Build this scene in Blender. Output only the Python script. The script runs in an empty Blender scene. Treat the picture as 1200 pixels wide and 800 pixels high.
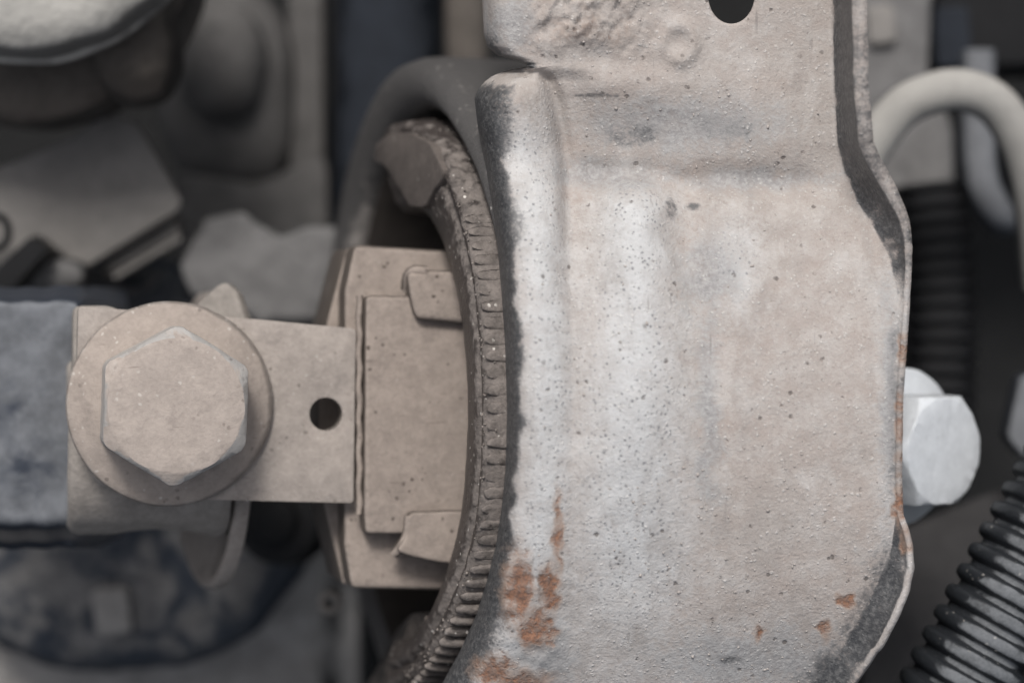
import bpy, bmesh, math, random
import numpy as np
from mathutils import Vector, Matrix, noise as mnoise

random.seed(4)
sc = bpy.context.scene
COL = sc.collection
S = 0.0001            # one unit of the layout below is 0.1 mm
D = 2600.0            # camera height above the layout's z = 0, in units
ZB = 1700.0           # the bay floor lies 170 mm below the layout's z = 0

# ------------------------------------------------------------------ camera, sky, sun, exposure
cam_d = bpy.data.cameras.new('camera'); cam = bpy.data.objects.new('camera', cam_d); COL.objects.link(cam)
cam.location = (0, 0, (D + ZB) * S)
cam_d.sensor_width = 36.0; cam_d.lens = 36.0 * D / 1200.0
cam_d.clip_start = 0.01; cam_d.clip_end = 20
cam_d.dof.use_dof = True; cam_d.dof.focus_distance = (D + 75) * S; cam_d.dof.aperture_fstop = 11.0
sc.camera = cam

world = bpy.data.worlds.new('World'); sc.world = world; world.use_nodes = True
wn = world.node_tree.nodes; wl = world.node_tree.links; wn.clear()
sky = wn.new('ShaderNodeTexSky'); sky.sky_type = 'NISHITA'; sky.sun_disc = False
SUN_EL, SUN_AZ = 54.0, -8.0      # degrees; azimuth measured from +Y towards +X
sky.sun_elevation = math.radians(SUN_EL); sky.sun_rotation = math.radians(SUN_AZ)
sky.dust_density = 4.0; sky.air_density = 1.0; sky.ozone_density = 1.0
hs = wn.new('ShaderNodeHueSaturation'); hs.inputs['Saturation'].default_value = 0.40
bg = wn.new('ShaderNodeBackground'); bg.inputs['Strength'].default_value = 0.088
wo = wn.new('ShaderNodeOutputWorld')
wl.new(sky.outputs[0], hs.inputs['Color']); wl.new(hs.outputs[0], bg.inputs[0]); wl.new(bg.outputs[0], wo.inputs[0])

sun_d = bpy.data.lights.new('sun', 'SUN'); sun_d.energy = 1.75; sun_d.angle = math.radians(14); sun_d.color = (1.0, 0.975, 0.945)
sun = bpy.data.objects.new('sun', sun_d); COL.objects.link(sun)
el, az = math.radians(SUN_EL), math.radians(SUN_AZ)
sdir = Vector((math.cos(el) * math.sin(az), math.cos(el) * math.cos(az), math.sin(el)))
sun.rotation_euler = sdir.to_track_quat('Z', 'Y').to_euler()
sun.location = sdir * 2

sc.view_settings.view_transform = 'Standard'; sc.view_settings.look = 'None'
sc.view_settings.gamma = 1.0; sc.view_settings.exposure = 0.40
sc.view_settings.use_curve_mapping = False

# ------------------------------------------------------------------ helpers: layout
def P(px, py, z):
    """point at height z seen at (px, py) of the 1200 x 800 layout"""
    k = (D - z) / D
    return Vector(((px - 600) * k, (400 - py) * k, z))

class Frame:
    """a tilted plane: origin o, normal n; pt() lands a sight line on the plane raised by h"""
    def __init__(self, o, n):
        self.o = Vector(o); self.n = Vector(n).normalized()
    def pt(self, px, py, h=0.0):
        c = Vector((0, 0, D)); d = Vector(((px - 600) / D, (400 - py) / D, -1.0))
        t = (self.o + self.n * h - c).dot(self.n) / d.dot(self.n)
        return c + d * t

def flat(z):
    return Frame((0, 0, z), (0, 0, 1))

def W(v):
    return Vector((v[0] * S, v[1] * S, (v[2] + ZB) * S))

# ------------------------------------------------------------------ helpers: objects
def thing(name, label, cat, base, group=None):
    o = bpy.data.objects.new(name, None); COL.objects.link(o)
    o.empty_display_size = 0.005
    o.location = W(base); o['label'] = label; o['category'] = cat
    if group: o['group'] = group
    return o

def finish(name, me, mat, parent=None, angle=35.0, label=None, cat=None, kind=None, group=None):
    off = parent.matrix_basis.translation.copy() if parent else Vector((0, 0, 0))
    p = parent
    if parent and parent.parent: off += parent.parent.matrix_basis.translation
    n = len(me.vertices)
    co = np.empty(n * 3, dtype=np.float32); me.vertices.foreach_get('co', co); co = co.reshape(-1, 3)
    co[:, 2] += ZB; co *= S
    o = bpy.data.objects.new(name, me); COL.objects.link(o)
    if parent:
        o.parent = parent; co -= np.array(off)
    else:
        c = Vector((float(co[:, 0].mean()), float(co[:, 1].mean()), float(co[:, 2].min())))
        co -= np.array(c); o.location = c
    me.vertices.foreach_set('co', co.ravel())
    me.polygons.foreach_set('use_smooth', [True] * len(me.polygons))
    me.update()
    if angle < 179: me.set_sharp_from_angle(angle=math.radians(angle))
    me.materials.append(mat)
    if label: o['label'] = label
    if cat: o['category'] = cat
    if kind: o['kind'] = kind
    if group: o['group'] = group
    return o

def from_bm(name, bm, mat, parent=None, **kw):
    bmesh.ops.recalc_face_normals(bm, faces=bm.faces[:])
    me = bpy.data.meshes.new(name); bm.to_mesh(me); bm.free()
    return finish(name, me, mat, parent, **kw)

def wobble(bm, amp, size, seed=0.0):
    for v in bm.verts:
        p = v.co / size + Vector((seed, seed * 1.7, seed * 0.3))
        v.co += Vector((mnoise.noise(p), mnoise.noise(p + Vector((31, 7, 3))), mnoise.noise(p + Vector((5, 17, 53))))) * amp

def rounded(pts, r=8, seg=4):
    """round the corners of a 2-D outline"""
    out = []; n = len(pts)
    for i in range(n):
        a = Vector(pts[i - 1]); b = Vector(pts[i]); c = Vector(pts[(i + 1) % n])
        u = a - b; w = c - b
        rr = min(r, u.length * 0.45, w.length * 0.45)
        p0 = b + u.normalized() * rr; p2 = b + w.normalized() * rr
        for k in range(seg + 1):
            t = k / seg
            out.append(tuple(p0 * (1 - t) ** 2 + b * 2 * t * (1 - t) + p2 * t * t))
    return out

def prism(outline, fr, h, thick, holes=(), bevel=4.0, seg=3, taper=1.0):
    """plate or block whose top outline is given in layout points on the plane fr raised by h"""
    bm = bmesh.new()
    loops = []
    for ring in [outline] + list(holes):
        vs = [bm.verts.new(fr.pt(x, y, h)) for x, y in ring]
        es = [bm.edges.new((vs[i], vs[(i + 1) % len(vs)])) for i in range(len(vs))]
        loops.append((vs, es))
    if holes:
        bmesh.ops.triangle_fill(bm, edges=[e for _, es in loops for e in es], use_beauty=True)
    else:
        bm.faces.new(loops[0][0])
    bmesh.ops.recalc_face_normals(bm, faces=bm.faces[:])
    if sum((f.normal.dot(fr.n) * f.calc_area() for f in bm.faces)) < 0:
        bmesh.ops.reverse_faces(bm, faces=bm.faces[:])
    top = bm.faces[:]
    r = bmesh.ops.extrude_face_region(bm, geom=top, use_keep_orig=True)
    nv = [g for g in r['geom'] if isinstance(g, bmesh.types.BMVert)]
    cen = sum((v.co for v in nv), Vector()) / len(nv)
    for v in nv:
        v.co = cen + (v.co - cen) * taper - fr.n * thick
    bmesh.ops.recalc_face_normals(bm, faces=bm.faces[:])
    if bevel:
        eset = []
        for e in bm.edges:
            if len(e.link_faces) == 2 and e.calc_face_angle(0) > math.radians(40): eset.append(e)
        bmesh.ops.bevel(bm, geom=eset, offset=bevel, offset_type='OFFSET', segments=seg, profile=0.5, affect='EDGES', clamp_overlap=True)
    return bm

def circle(cx, cy, rx, ry=None, n=40, a0=0.0):
    ry = ry or rx
    return [(cx + rx * math.cos(a0 + 2 * math.pi * i / n), cy + ry * math.sin(a0 + 2 * math.pi * i / n)) for i in range(n)]

def basis(axis):
    a = Vector(axis).normalized()
    h = Vector((0, 1, 0)) if abs(a.y) < 0.9 else Vector((1, 0, 0))
    e1 = h.cross(a).normalized(); e2 = a.cross(e1).normalized()
    return a, e1, e2

def lathe(c, axis, prof, n=96, rfun=None, closed=False, ang=(0, 2 * math.pi), caps=False):
    a, e1, e2 = basis(axis); c = Vector(c)
    bm = bmesh.new(); rows = []
    full = abs(ang[1] - ang[0] - 2 * math.pi) < 1e-6
    m = n if full else n + 1
    for i in range(m):
        th = ang[0] + (ang[1] - ang[0]) * i / n
        row = []
        for r, u in prof:
            rr = rfun(r, u, th) if rfun else r
            row.append(bm.verts.new(c + (e1 * math.cos(th) + e2 * math.sin(th)) * rr + a * u))
        rows.append(row)
    for i in range(n):
        r0 = rows[i]; r1 = rows[(i + 1) % m]
        for j in range(len(prof) - 1 + (1 if closed else 0)):
            k = (j + 1) % len(prof)
            try: bm.faces.new((r0[j], r0[k], r1[k], r1[j]))
            except ValueError: pass
    if caps:
        bm.faces.new(rows[0]); bm.faces.new(rows[-1])
    bmesh.ops.remove_doubles(bm, verts=bm.verts[:], dist=0.01)
    return bm

def tube(pts, rad, n=20, step=8.0, rfun=None, caps=True):
    """swept tube through layout-space points (x, y, z in units), Catmull-Rom"""
    p = [Vector(q) for q in pts]
    p = [p[0] * 2 - p[1]] + p + [p[-1] * 2 - p[-2]]
    path = []
    for i in range(1, len(p) - 2):
        k = max(2, int((p[i + 1] - p[i]).length / step))
        for j in range(k):
            t = j / k
            path.append(0.5 * ((2 * p[i]) + (p[i + 1] - p[i - 1]) * t + (2 * p[i - 1] - 5 * p[i] + 4 * p[i + 1] - p[i + 2]) * t * t
                               + (3 * p[i] - p[i - 1] - 3 * p[i + 1] + p[i + 2]) * t ** 3))
    path.append(p[-2])
    bm = bmesh.new(); rows = []; s = 0.0
    tan = (path[1] - path[0]).normalized(); _, e1, e2 = basis(tan)
    for i, q in enumerate(path):
        nt = (path[min(i + 1, len(path) - 1)] - path[max(i - 1, 0)]).normalized()
        rot = tan.rotation_difference(nt); e1 = (rot @ e1).normalized(); e2 = nt.cross(e1).normalized(); tan = nt
        if i: s += (q - path[i - 1]).length
        r = rfun(s) if rfun else rad
        rows.append([bm.verts.new(q + (e1 * math.cos(2 * math.pi * k / n) + e2 * math.sin(2 * math.pi * k / n)) * r) for k in range(n)])
    for a, b in zip(rows, rows[1:]):
        for k in range(n): bm.faces.new((a[k], a[(k + 1) % n], b[(k + 1) % n], b[k]))
    if caps:
        bm.faces.new(rows[0]); bm.faces.new(rows[-1])
    return bm

def blob(c, rad, sub=4, amp=0.0, size=40.0, seed=0.0, power=2.0):
    """lump: ellipsoid or squarish superellipsoid with an uneven surface"""
    bm = bmesh.new(); bmesh.ops.create_icosphere(bm, subdivisions=sub, radius=1.0)
    for v in bm.verts:
        d = v.co.normalized()
        k = (abs(d.x) ** power + abs(d.y) ** power + abs(d.z) ** power) ** (-1.0 / power)
        d = d * k
        v.co = Vector((d.x * rad[0], d.y * rad[1], d.z * rad[2])) + Vector(c)
    if amp: wobble(bm, amp, size, seed)
    return bm

# ------------------------------------------------------------------ helpers: materials
class N:
    def __init__(self, name):
        self.m = bpy.data.materials.new(name); self.m.use_nodes = True
        self.t = self.m.node_tree; self.t.nodes.clear()
        self.out = self.t.nodes.new('ShaderNodeOutputMaterial')
        self.b = self.t.nodes.new('ShaderNodeBsdfPrincipled')
        self.t.links.new(self.b.outputs[0], self.out.inputs[0])
        tc = self.t.nodes.new('ShaderNodeTexCoord')
        mp = self.t.nodes.new('ShaderNodeVectorMath'); mp.operation = 'SCALE'; mp.inputs['Scale'].default_value = 1.0 / S
        self.t.links.new(tc.outputs['Object'], mp.inputs[0]); self.co = mp.outputs[0]
    def link(self, a, b):
        if hasattr(a, 'node'): self.t.links.new(a, b)
        elif isinstance(a, (tuple, list)): b.default_value = (*a[:3], 1.0)
        else: b.default_value = a
    def noise(self, size, detail=4.0, rough=0.55, dist=0.0, off=0.0, squash=None):
        n = self.t.nodes.new('ShaderNodeTexNoise'); n.inputs['Scale'].default_value = 1.0 / size
        n.inputs['Detail'].default_value = detail; n.inputs['Roughness'].default_value = rough; n.inputs['Distortion'].default_value = dist
        v = self.co
        if squash or off:
            m = self.t.nodes.new('ShaderNodeMapping'); m.inputs['Location'].default_value = (off, off * 0.7, off * 1.3)
            if squash: m.inputs['Scale'].default_value = squash
            self.t.links.new(v, m.inputs[0]); v = m.outputs[0]
        self.t.links.new(v, n.inputs['Vector'])
        return n.outputs['Fac']
    def voro(self, size, rnd=1.0, feature='F1', out='Distance', off=0.0):
        n = self.t.nodes.new('ShaderNodeTexVoronoi'); n.inputs['Scale'].default_value = 1.0 / size; n.feature = feature
        n.inputs['Randomness'].default_value = rnd
        m = self.t.nodes.new('ShaderNodeMapping'); m.inputs['Location'].default_value = (off, off * 0.7, off * 1.3)
        if not hasattr(self, 'jc'): self.jc = self.jitter(5.0, 4.5)
        self.t.links.new(self.jc, m.inputs[0]); self.t.links.new(m.outputs[0], n.inputs['Vector'])
        return n.outputs[out]
    def jitter(self, size, amp):
        n = self.t.nodes.new('ShaderNodeTexNoise'); n.inputs['Scale'].default_value = 1.0 / size; n.inputs['Detail'].default_value = 2.0
        self.t.links.new(self.co, n.inputs['Vector'])
        a = self.t.nodes.new('ShaderNodeVectorMath'); a.operation = 'MULTIPLY_ADD'
        self.t.links.new(n.outputs['Color'], a.inputs[0]); a.inputs[1].default_value = (amp, amp, amp); self.t.links.new(self.co, a.inputs[2])
        return a.outputs[0]
    def ramp(self, f, lo, hi, a=0.0, b=1.0, smooth=True):
        n = self.t.nodes.new('ShaderNodeMapRange'); n.clamp = True
        if smooth: n.interpolation_type = 'SMOOTHSTEP'
        self.link(f, n.inputs['Value']); n.inputs['From Min'].default_value = lo; n.inputs['From Max'].default_value = hi
        n.inputs['To Min'].default_value = a; n.inputs['To Max'].default_value = b
        return n.outputs['Result']
    def math(self, op, a, b=0.0, clamp=False):
        n = self.t.nodes.new('ShaderNodeMath'); n.operation = op; n.use_clamp = clamp
        self.link(a, n.inputs[0]); self.link(b, n.inputs[1]); return n.outputs[0]
    def mix(self, f, a, b, mode='MIX'):
        n = self.t.nodes.new('ShaderNodeMix'); n.data_type = 'RGBA'; n.blend_type = mode
        self.link(f, n.inputs[0]); self.link(a, n.inputs[6]); self.link(b, n.inputs[7]); return n.outputs[2]
    def attr(self, name):
        n = self.t.nodes.new('ShaderNodeAttribute'); n.attribute_name = name; return n.outputs['Fac']
    def up(self):
        n = self.t.nodes.new('ShaderNodeNewGeometry'); s = self.t.nodes.new('ShaderNodeSeparateXYZ')
        self.t.links.new(n.outputs['Normal'], s.inputs[0]); return s.outputs['Z']
    def sepx(self):
        s = self.t.nodes.new('ShaderNodeSeparateXYZ'); self.t.links.new(self.co, s.inputs[0]); return s.outputs
    def bump(self, h, strength=0.5, dist=3.0):
        n = self.t.nodes.new('ShaderNodeBump'); n.inputs['Strength'].default_value = strength; n.inputs['Distance'].default_value = dist * S
        self.link(h, n.inputs['Height'])
        self.t.links.new(n.outputs[0], self.b.inputs['Normal'])
    def done(self, col, rough, metal=0.0, spec=0.5):
        self.link(col, self.b.inputs['Base Color']); self.link(rough, self.b.inputs['Roughness']); self.link(metal, self.b.inputs['Metallic'])
        self.b.inputs['Specular IOR Level'].default_value = spec
        return self.m

def dusty(name, dust, base, lo=0.0, hi=0.7, bias=0.0, patch=60.0, patch_amt=0.5, grain=6.0, bump=0.35, specks=0.0, dark_specks=0.0,
          rough=0.9, base_rough=0.45, metal=0.0, vary=0.25, off=0.0, wear=0.0, edge=0.0):
    """dust settled on the faces that look up, the bare surface where it has been knocked or has run off"""
    n = N(name)
    big = n.noise(patch, 5, 0.6, 0.6, off); mid = n.noise(grain * 4, 4, 0.6, 0, off + 9); fine = n.noise(grain, 3, 0.6, 0, off + 3)
    m = n.ramp(n.up(), lo, hi)
    m = n.math('ADD', m, n.math('MULTIPLY', n.math('SUBTRACT', big, 0.5), patch_amt * 2))
    m = n.math('ADD', m, n.math('MULTIPLY', n.math('SUBTRACT', mid, 0.5), patch_amt * 0.8))
    m = n.ramp(n.math('ADD', m, bias), 0.25, 0.75)
    v = n.ramp(n.math('ADD', n.math('MULTIPLY', mid, 0.6), n.math('MULTIPLY', fine, 0.4)), 0.3, 0.7, 1 - vary, 1 + vary * 0.5)
    comb = n.t.nodes.new('ShaderNodeCombineXYZ')
    for i in range(3): n.link(v, comb.inputs[i])
    d = n.mix(1.0, dust, comb.outputs[0], 'MULTIPLY')
    col = n.mix(m, base, d)
    if dark_specks:
        k = n.math('MULTIPLY', n.ramp(n.voro(grain * 2.5, off=off), 0.16, 0.26, 1, 0), n.ramp(n.noise(grain * 9, 3, 0.6, 0, off + 20), 0.52, 0.62))
        col = n.mix(n.math('MULTIPLY', k, dark_specks), col, (dust[0] * 0.25, dust[1] * 0.23, dust[2] * 0.22))
    if specks:
        k = n.math('MULTIPLY', n.ramp(n.voro(grain * 2.2, off=off + 5), 0.12, 0.22, 1, 0), n.ramp(n.noise(grain * 7, 3, 0.6, 0, off + 40), 0.50, 0.62))
        col = n.mix(n.math('MULTIPLY', k, specks), col, (0.62, 0.58, 0.53))
    if edge:
        gn = n.t.nodes.new('ShaderNodeNewGeometry')
        e = n.ramp(n.math('ADD', gn.outputs['Pointiness'], n.math('MULTIPLY', n.math('SUBTRACT', mid, 0.5), 0.10)), 0.53, 0.60, 0, edge)
        col = n.mix(e, col, (0.52, 0.485, 0.45))
    if wear:
        sc_ = n.math('MULTIPLY', n.ramp(n.noise(6, 2, 0.5, 0, off + 60, (0.06, 1.0, 0.4)), 0.66, 0.72), n.ramp(n.noise(40, 3, 0.6, 0, off + 66), 0.5, 0.62))
        col = n.mix(n.math('MULTIPLY', sc_, 0.5), col, (dust[0] * 0.45, dust[1] * 0.43, dust[2] * 0.42))
        bl_ = n.ramp(n.noise(34, 5, 0.7, 0, off + 77), 0.55, 0.70, 0, 0.5)
        col = n.mix(bl_, col, (dust[0] * 0.62, dust[1] * 0.62, dust[2] * 0.63))
    n.bump(n.math('ADD', n.math('MULTIPLY', fine, 0.7), mid), bump, grain * 0.5)
    r = n.ramp(m, 0, 1, base_rough, rough)
    return n.done(col, r, n.math('MULTIPLY', n.math('SUBTRACT', 1.0, m), metal), 0.4)

DUST = (0.36, 0.305, 0.26)
M = {}
M['head'] = dusty('bolt head', (0.40, 0.343, 0.303), (0.43, 0.41, 0.39), 0.62, 0.95, 0.10, 20, 0.75, 5, 0.45, specks=0.5, dark_specks=0.4, metal=0.2, vary=0.16, off=33, wear=0.7, edge=0.7)
M['bolt'] = dusty('bolt dust', (0.355, 0.302, 0.264), (0.22, 0.19, 0.168), 0.5, 0.98, 0.1, 30, 0.35, 5, 0.45, specks=0.5, dark_specks=0.5, metal=0.1, vary=0.16, wear=0.6, edge=0.6)
M['bar'] = dusty('bar dust', (0.365, 0.320, 0.286), (0.19, 0.168, 0.150), 0.1, 0.6, 0.15, 50, 0.38, 5, 0.45, specks=0.3, dark_specks=0.6, vary=0.2, off=70, wear=0.6)
M['core'] = dusty('core dust', (0.315, 0.264, 0.228), (0.11, 0.092, 0.079), 0.35, 1.0, 0.02, 45, 0.45, 5, 0.45, specks=0.15, dark_specks=0.9, vary=0.22, off=150, wear=0.45)
M['ring'] = dusty('bushing rim', (0.190, 0.165, 0.149), (0.056, 0.047, 0.043), -0.2, 1.1, -0.10, 16, 1.0, 5, 0.9, specks=1.0, dark_specks=0.4, vary=0.4, off=220)
M['stop'] = dusty('stop rubber', (0.120, 0.101, 0.090), (0.055, 0.046, 0.041), -0.2, 0.7, 0.1, 40, 0.4, 6, 0.3, specks=0.4, vary=0.25, off=240)
M['rubber'] = dusty('dusty rubber', (0.135, 0.112, 0.098), (0.020, 0.018, 0.017), -0.1, 0.9, -0.05, 60, 0.4, 7, 0.6, specks=0.25, vary=0.3, off=260)
M['liner'] = dusty('liner rubber', (0.045, 0.037, 0.032), (0.022, 0.019, 0.018), 0.0, 0.9, 0.0, 70, 0.4, 8, 0.4, vary=0.3, off=280)
M['sleeve'] = dusty('sleeve paint', (0.29, 0.265, 0.245), (0.085, 0.081, 0.079), 0.40, 1.1, -0.04, 22, 0.9, 6, 0.7, specks=0.4, vary=0.3, base_rough=0.5, off=300)
M['spacer'] = dusty('spacer dust', (0.30, 0.27, 0.242), (0.09, 0.08, 0.073), -0.3, 0.6, 0.1, 50, 0.4, 6, 0.5, vary=0.25, off=340)
M['casting'] = dusty('mottled casting', (0.150, 0.157, 0.170), (0.055, 0.063, 0.080), 0.0, 0.9, -0.20, 80, 0.9, 18, 0.1, vary=0.35, base_rough=0.35, metal=0.3, off=380)
M['grey'] = dusty('grey plastic', (0.235, 0.22, 0.205), (0.06, 0.055, 0.05), -0.1, 0.7, 0.1, 80, 0.3, 8, 0.2, vary=0.2, off=420)
M['lump'] = dusty('dim casting', (0.165, 0.160, 0.157), (0.03, 0.03, 0.03), 0.0, 0.9, -0.05, 90, 0.6, 10, 0.6, vary=0.3, off=460)
M['dim'] = dusty('deep casting', (0.098, 0.093, 0.089), (0.022, 0.022, 0.022), -0.2, 0.8, 0.05, 110, 0.6, 10, 0.6, vary=0.3, off=480)
M['beam'] = dusty('beam paint', (0.038, 0.036, 0.036), (0.014, 0.014, 0.014), 0.0, 0.9, -0.05, 90, 0.5, 10, 0.4, vary=0.3, off=470)
M['black'] = dusty('black plastic', (0.010, 0.010, 0.011), (0.004, 0.004, 0.005), 0.2, 1.0, -0.2, 90, 0.5, 10, 0.3, vary=0.3, off=500)
M['navy'] = dusty('navy rubber', (0.017, 0.021, 0.029), (0.006, 0.008, 0.012), 0.2, 1.0, -0.1, 80, 0.6, 10, 0.3, vary=0.3, off=540)
M['boot'] = dusty('patchy black boot', (0.17, 0.162, 0.156), (0.020, 0.026, 0.037), 0.2, 1.1, -0.40, 75, 1.15, 9, 0.6, vary=0.35, off=580)
M['shelf'] = dusty('dusty shelf', (0.30, 0.282, 0.263), (0.03, 0.03, 0.03), 0.0, 0.9, 0.0, 80, 0.5, 9, 0.6, vary=0.3, off=600)
M['cap'] = dusty('pale cap', (0.50, 0.48, 0.44), (0.16, 0.155, 0.145), 0.35, 0.9, 0.05, 60, 0.5, 10, 0.6, vary=0.2, off=640)
M['neck'] = dusty('brown neck', (0.11, 0.095, 0.082), (0.04, 0.036, 0.033), 0.0, 0.9, 0.0, 80, 0.4, 9, 0.4, vary=0.25, off=660)
M['hose'] = dusty('pale hose', (0.37, 0.355, 0.33), (0.10, 0.10, 0.10), 0.05, 0.7, 0.1, 90, 0.2, 8, 0.2, vary=0.12, off=700)
M['pipe'] = dusty('blue grey pipe', (0.17, 0.175, 0.185), (0.05, 0.055, 0.065), 0.1, 0.9, 0.0, 70, 0.3, 8, 0.2, vary=0.2, base_rough=0.3, off=720)
M['white'] = dusty('white zinc', (0.68, 0.705, 0.73), (0.46, 0.475, 0.49), 0.0, 0.6, 0.14, 34, 0.40, 6, 0.2, dark_specks=0.12, vary=0.10, rough=0.5, off=740)
M['conduit'] = dusty('conduit plastic', (0.15, 0.157, 0.166), (0.018, 0.020, 0.023), 0.35, 1.0, -0.16, 24, 0.6, 5, 0.4, specks=0.3, vary=0.3, base_rough=0.42, off=760)
M['floor'] = dusty('bay floor', (0.009, 0.009, 0.009), (0.004, 0.004, 0.004), 0.2, 1.0, -0.1, 150, 0.7, 12, 0.5, vary=0.4, off=800)

# ------------------------------------------------------------------ the setting
bm = bmesh.new()
g = 24
vs = [[bm.verts.new((-1600 + 3200 * i / g, -1300 + 2600 * j / g, -1690 + 18 * mnoise.noise(Vector((i * 0.7, j * 0.7, 1))))) for j in range(g + 1)] for i in range(g + 1)]
for i in range(g):
    for j in range(g): bm.faces.new((vs[i][j], vs[i + 1][j], vs[i + 1][j + 1], vs[i][j + 1]))
from_bm('floor', bm, M['floor'], kind='structure')

# ------------------------------------------------------------------ bushing frame
T = math.radians(20); RC = Vector((-135, -84, -392)); AX = Vector((-math.cos(T), 0, math.sin(T)))
E1 = Vector((math.sin(T), 0, math.cos(T))); E2 = Vector((0, 1, 0))
TB = math.radians(13); BAR = Frame(P(300, 480, -200), (math.sin(TB), 0, math.cos(TB)))
RF = Frame(RC, AX)

def near(th_pt):                                # 1 towards the camera, 0 on the far side of the ring
    return max(0.0, min(1.0, th_pt))

# ------------------------------------------------------------------ the bracket
def interp(tab):
    xs = [a for a, _ in tab]; ys = [b for _, b in tab]
    return lambda y: float(np.interp(y, xs, ys))

Lf = interp([(-200, 556), (0, 565), (40, 567), (55, 571), (65, 583), (71, 605), (76, 617), (78.5, 618), (80, 607), (82, 597), (85, 587), (90, 576), (96, 568), (104, 561), (115, 556),
             (150, 560), (200, 570), (250, 578), (300, 584), (350, 588), (400, 591), (480, 593), (550, 591), (600, 586), (640, 580), (680, 570),
             (720, 558), (760, 540), (800, 518), (850, 486), (1000, 390)])
Wf = interp([(-200, 30), (60, 30), (78, 24), (100, 34), (200, 30), (300, 26), (480, 24), (600, 26), (680, 34), (740, 50), (800, 70), (1000, 110)])   # width of the rolled lip
Ff = interp([(-200, 968), (0, 973), (100, 975), (170, 979), (200, 986), (235, 1000), (270, 1022), (300, 1038), (340, 1049), (400, 1052), (470, 1049), (560, 1047),
             (610, 1048), (640, 1042), (680, 1026), (720, 1004), (760, 978), (800, 950), (850, 910), (1000, 800)])
Ef = interp([(-200, 996), (0, 999), (100, 1001), (170, 1007), (195, 1018), (230, 1040), (262, 1057), (285, 1061), (320, 1061), (360, 1059), (430, 1054), (470, 1051),
             (560, 1050), (605, 1052), (618, 1058), (640, 1064), (665, 1065), (690, 1060), (720, 1048), (760, 1027), (800, 1000), (850, 962), (1000, 850)])
Hf = interp([(-200, 105), (150, 100), (200, 80), (260, 42), (310, 20), (350, 8), (420, 3), (600, 3), (640, 12), (680, 22), (720, 28), (800, 32), (1000, 32)])

def gs(x, c, w): return math.exp(-((x - c) / w) ** 2)
def sm(x, a, b):
    t = max(0.0, min(1.0, (x - a) / (b - a))); return t * t * (3 - 2 * t)
def nz(x, y, s, k=0.0): return mnoise.noise(Vector((x / s, y / s, k)))

BP = [(Lf(78.5 + k), 78.5 + k) for k in range(92)]
PC = interp([(60, 608), (78, 620), (86, 634), (100, 642), (120, 649), (150, 655), (200, 662), (240, 665), (300, 668), (400, 672), (1000, 672)])
def sheet_z(px, py):
    L = Lf(py); d = px - L
    y = (400 - py) + 80
    body = 18 - 0.085 * (px - 626) - (620 - math.sqrt(max(1.0, 620 ** 2 - min(abs(y), 560) ** 2)))
    arm = -62 - 0.05 * (px - 700) + (12 - 0.04 * py) * 0.5
    k = sm(py, 150 + 0.04 * (px - 700), 232 + 0.05 * (px - 700))
    z = arm * (1 - k) + body * k
    # the rolled lip stands proud, a groove runs along it and fades downwards
    lip = sm(py, 76, 96); pc = PC(py)
    q = max(0.0, min(1.0, d / max(30.0, pc - L)))
    z += lip * 22 * math.sin(math.pi * min(1.0, q * 1.02)) * (0.45 + 0.55 * sm(py, 650, 300))
    z -= lip * 15 * gs(px, pc + 3, 10 + 16 * sm(py, 210, 380)) * sm(py, 420, 210)
    z -= lip * 12 * gs(px, pc + 26, 26) * sm(py, 520, 220)
    if 74 < py < 170 and px < 690:
        e = min(math.hypot(px - bx, py - by) for bx, by in BP)
        t = 1 - min(1.0, e / 42.0)
        z -= 80 * (1 - math.sqrt(1 - t * t)) * sm(px, pc + 4, pc - 24) * sm(py, 74, 77.5) * sm(py, 165, 105)
    # soft folds of the pressing
    z += 20 * gs(px, 745 - 8 * sm(py, 250, 600), 34 + 20 * sm(py, 230, 400)) * sm(py, 195, 240) * sm(py, 720, 420)
    z -= 14 * gs(px, 805 + 25 * sm(py, 230, 500), 26) * sm(py, 195, 230) * sm(py, 560, 300)
    z -= 14 * gs(px, 745, 85) * gs(py, 158, 32)
    z -= 20 * sm(px, 650, 700) * sm(px, 1000, 900) * gs(py, 205 + 0.05 * (px - 700), 22)
    z += 7 * gs(px, 700, 110) * gs(py, 98, 20)
    # scarred raised patch at the top and a stamped pip
    pt = sm(px, 590, 650) * sm(px, 800, 720) * sm(py + 10 * nz(px, 0, 30, 2), 74, 40)
    z += 10 * pt + pt * (7 * nz(px, py, 30, 3) - 7 * max(0.0, nz(px + py * 0.5, py * 0.45, 11, 9)) + 3 * nz(px, py, 7, 4))
    z += 7 * gs(math.hypot(px - 797, (py - 50) * 0.8), 16, 8) - 5 * gs(px, 784, 6) * gs(py, 52, 18)
    # dents
    z += 3.2 * nz(px, py, 80, 1) + 0.7 * nz(px, py, 24, 2) + 0.25 * nz(px, py, 10, 5)
    z += 3.0 * nz(px, py, 12, 7) * gs(px, 620, 45) * sm(py, 640, 680)
    return z

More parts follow.
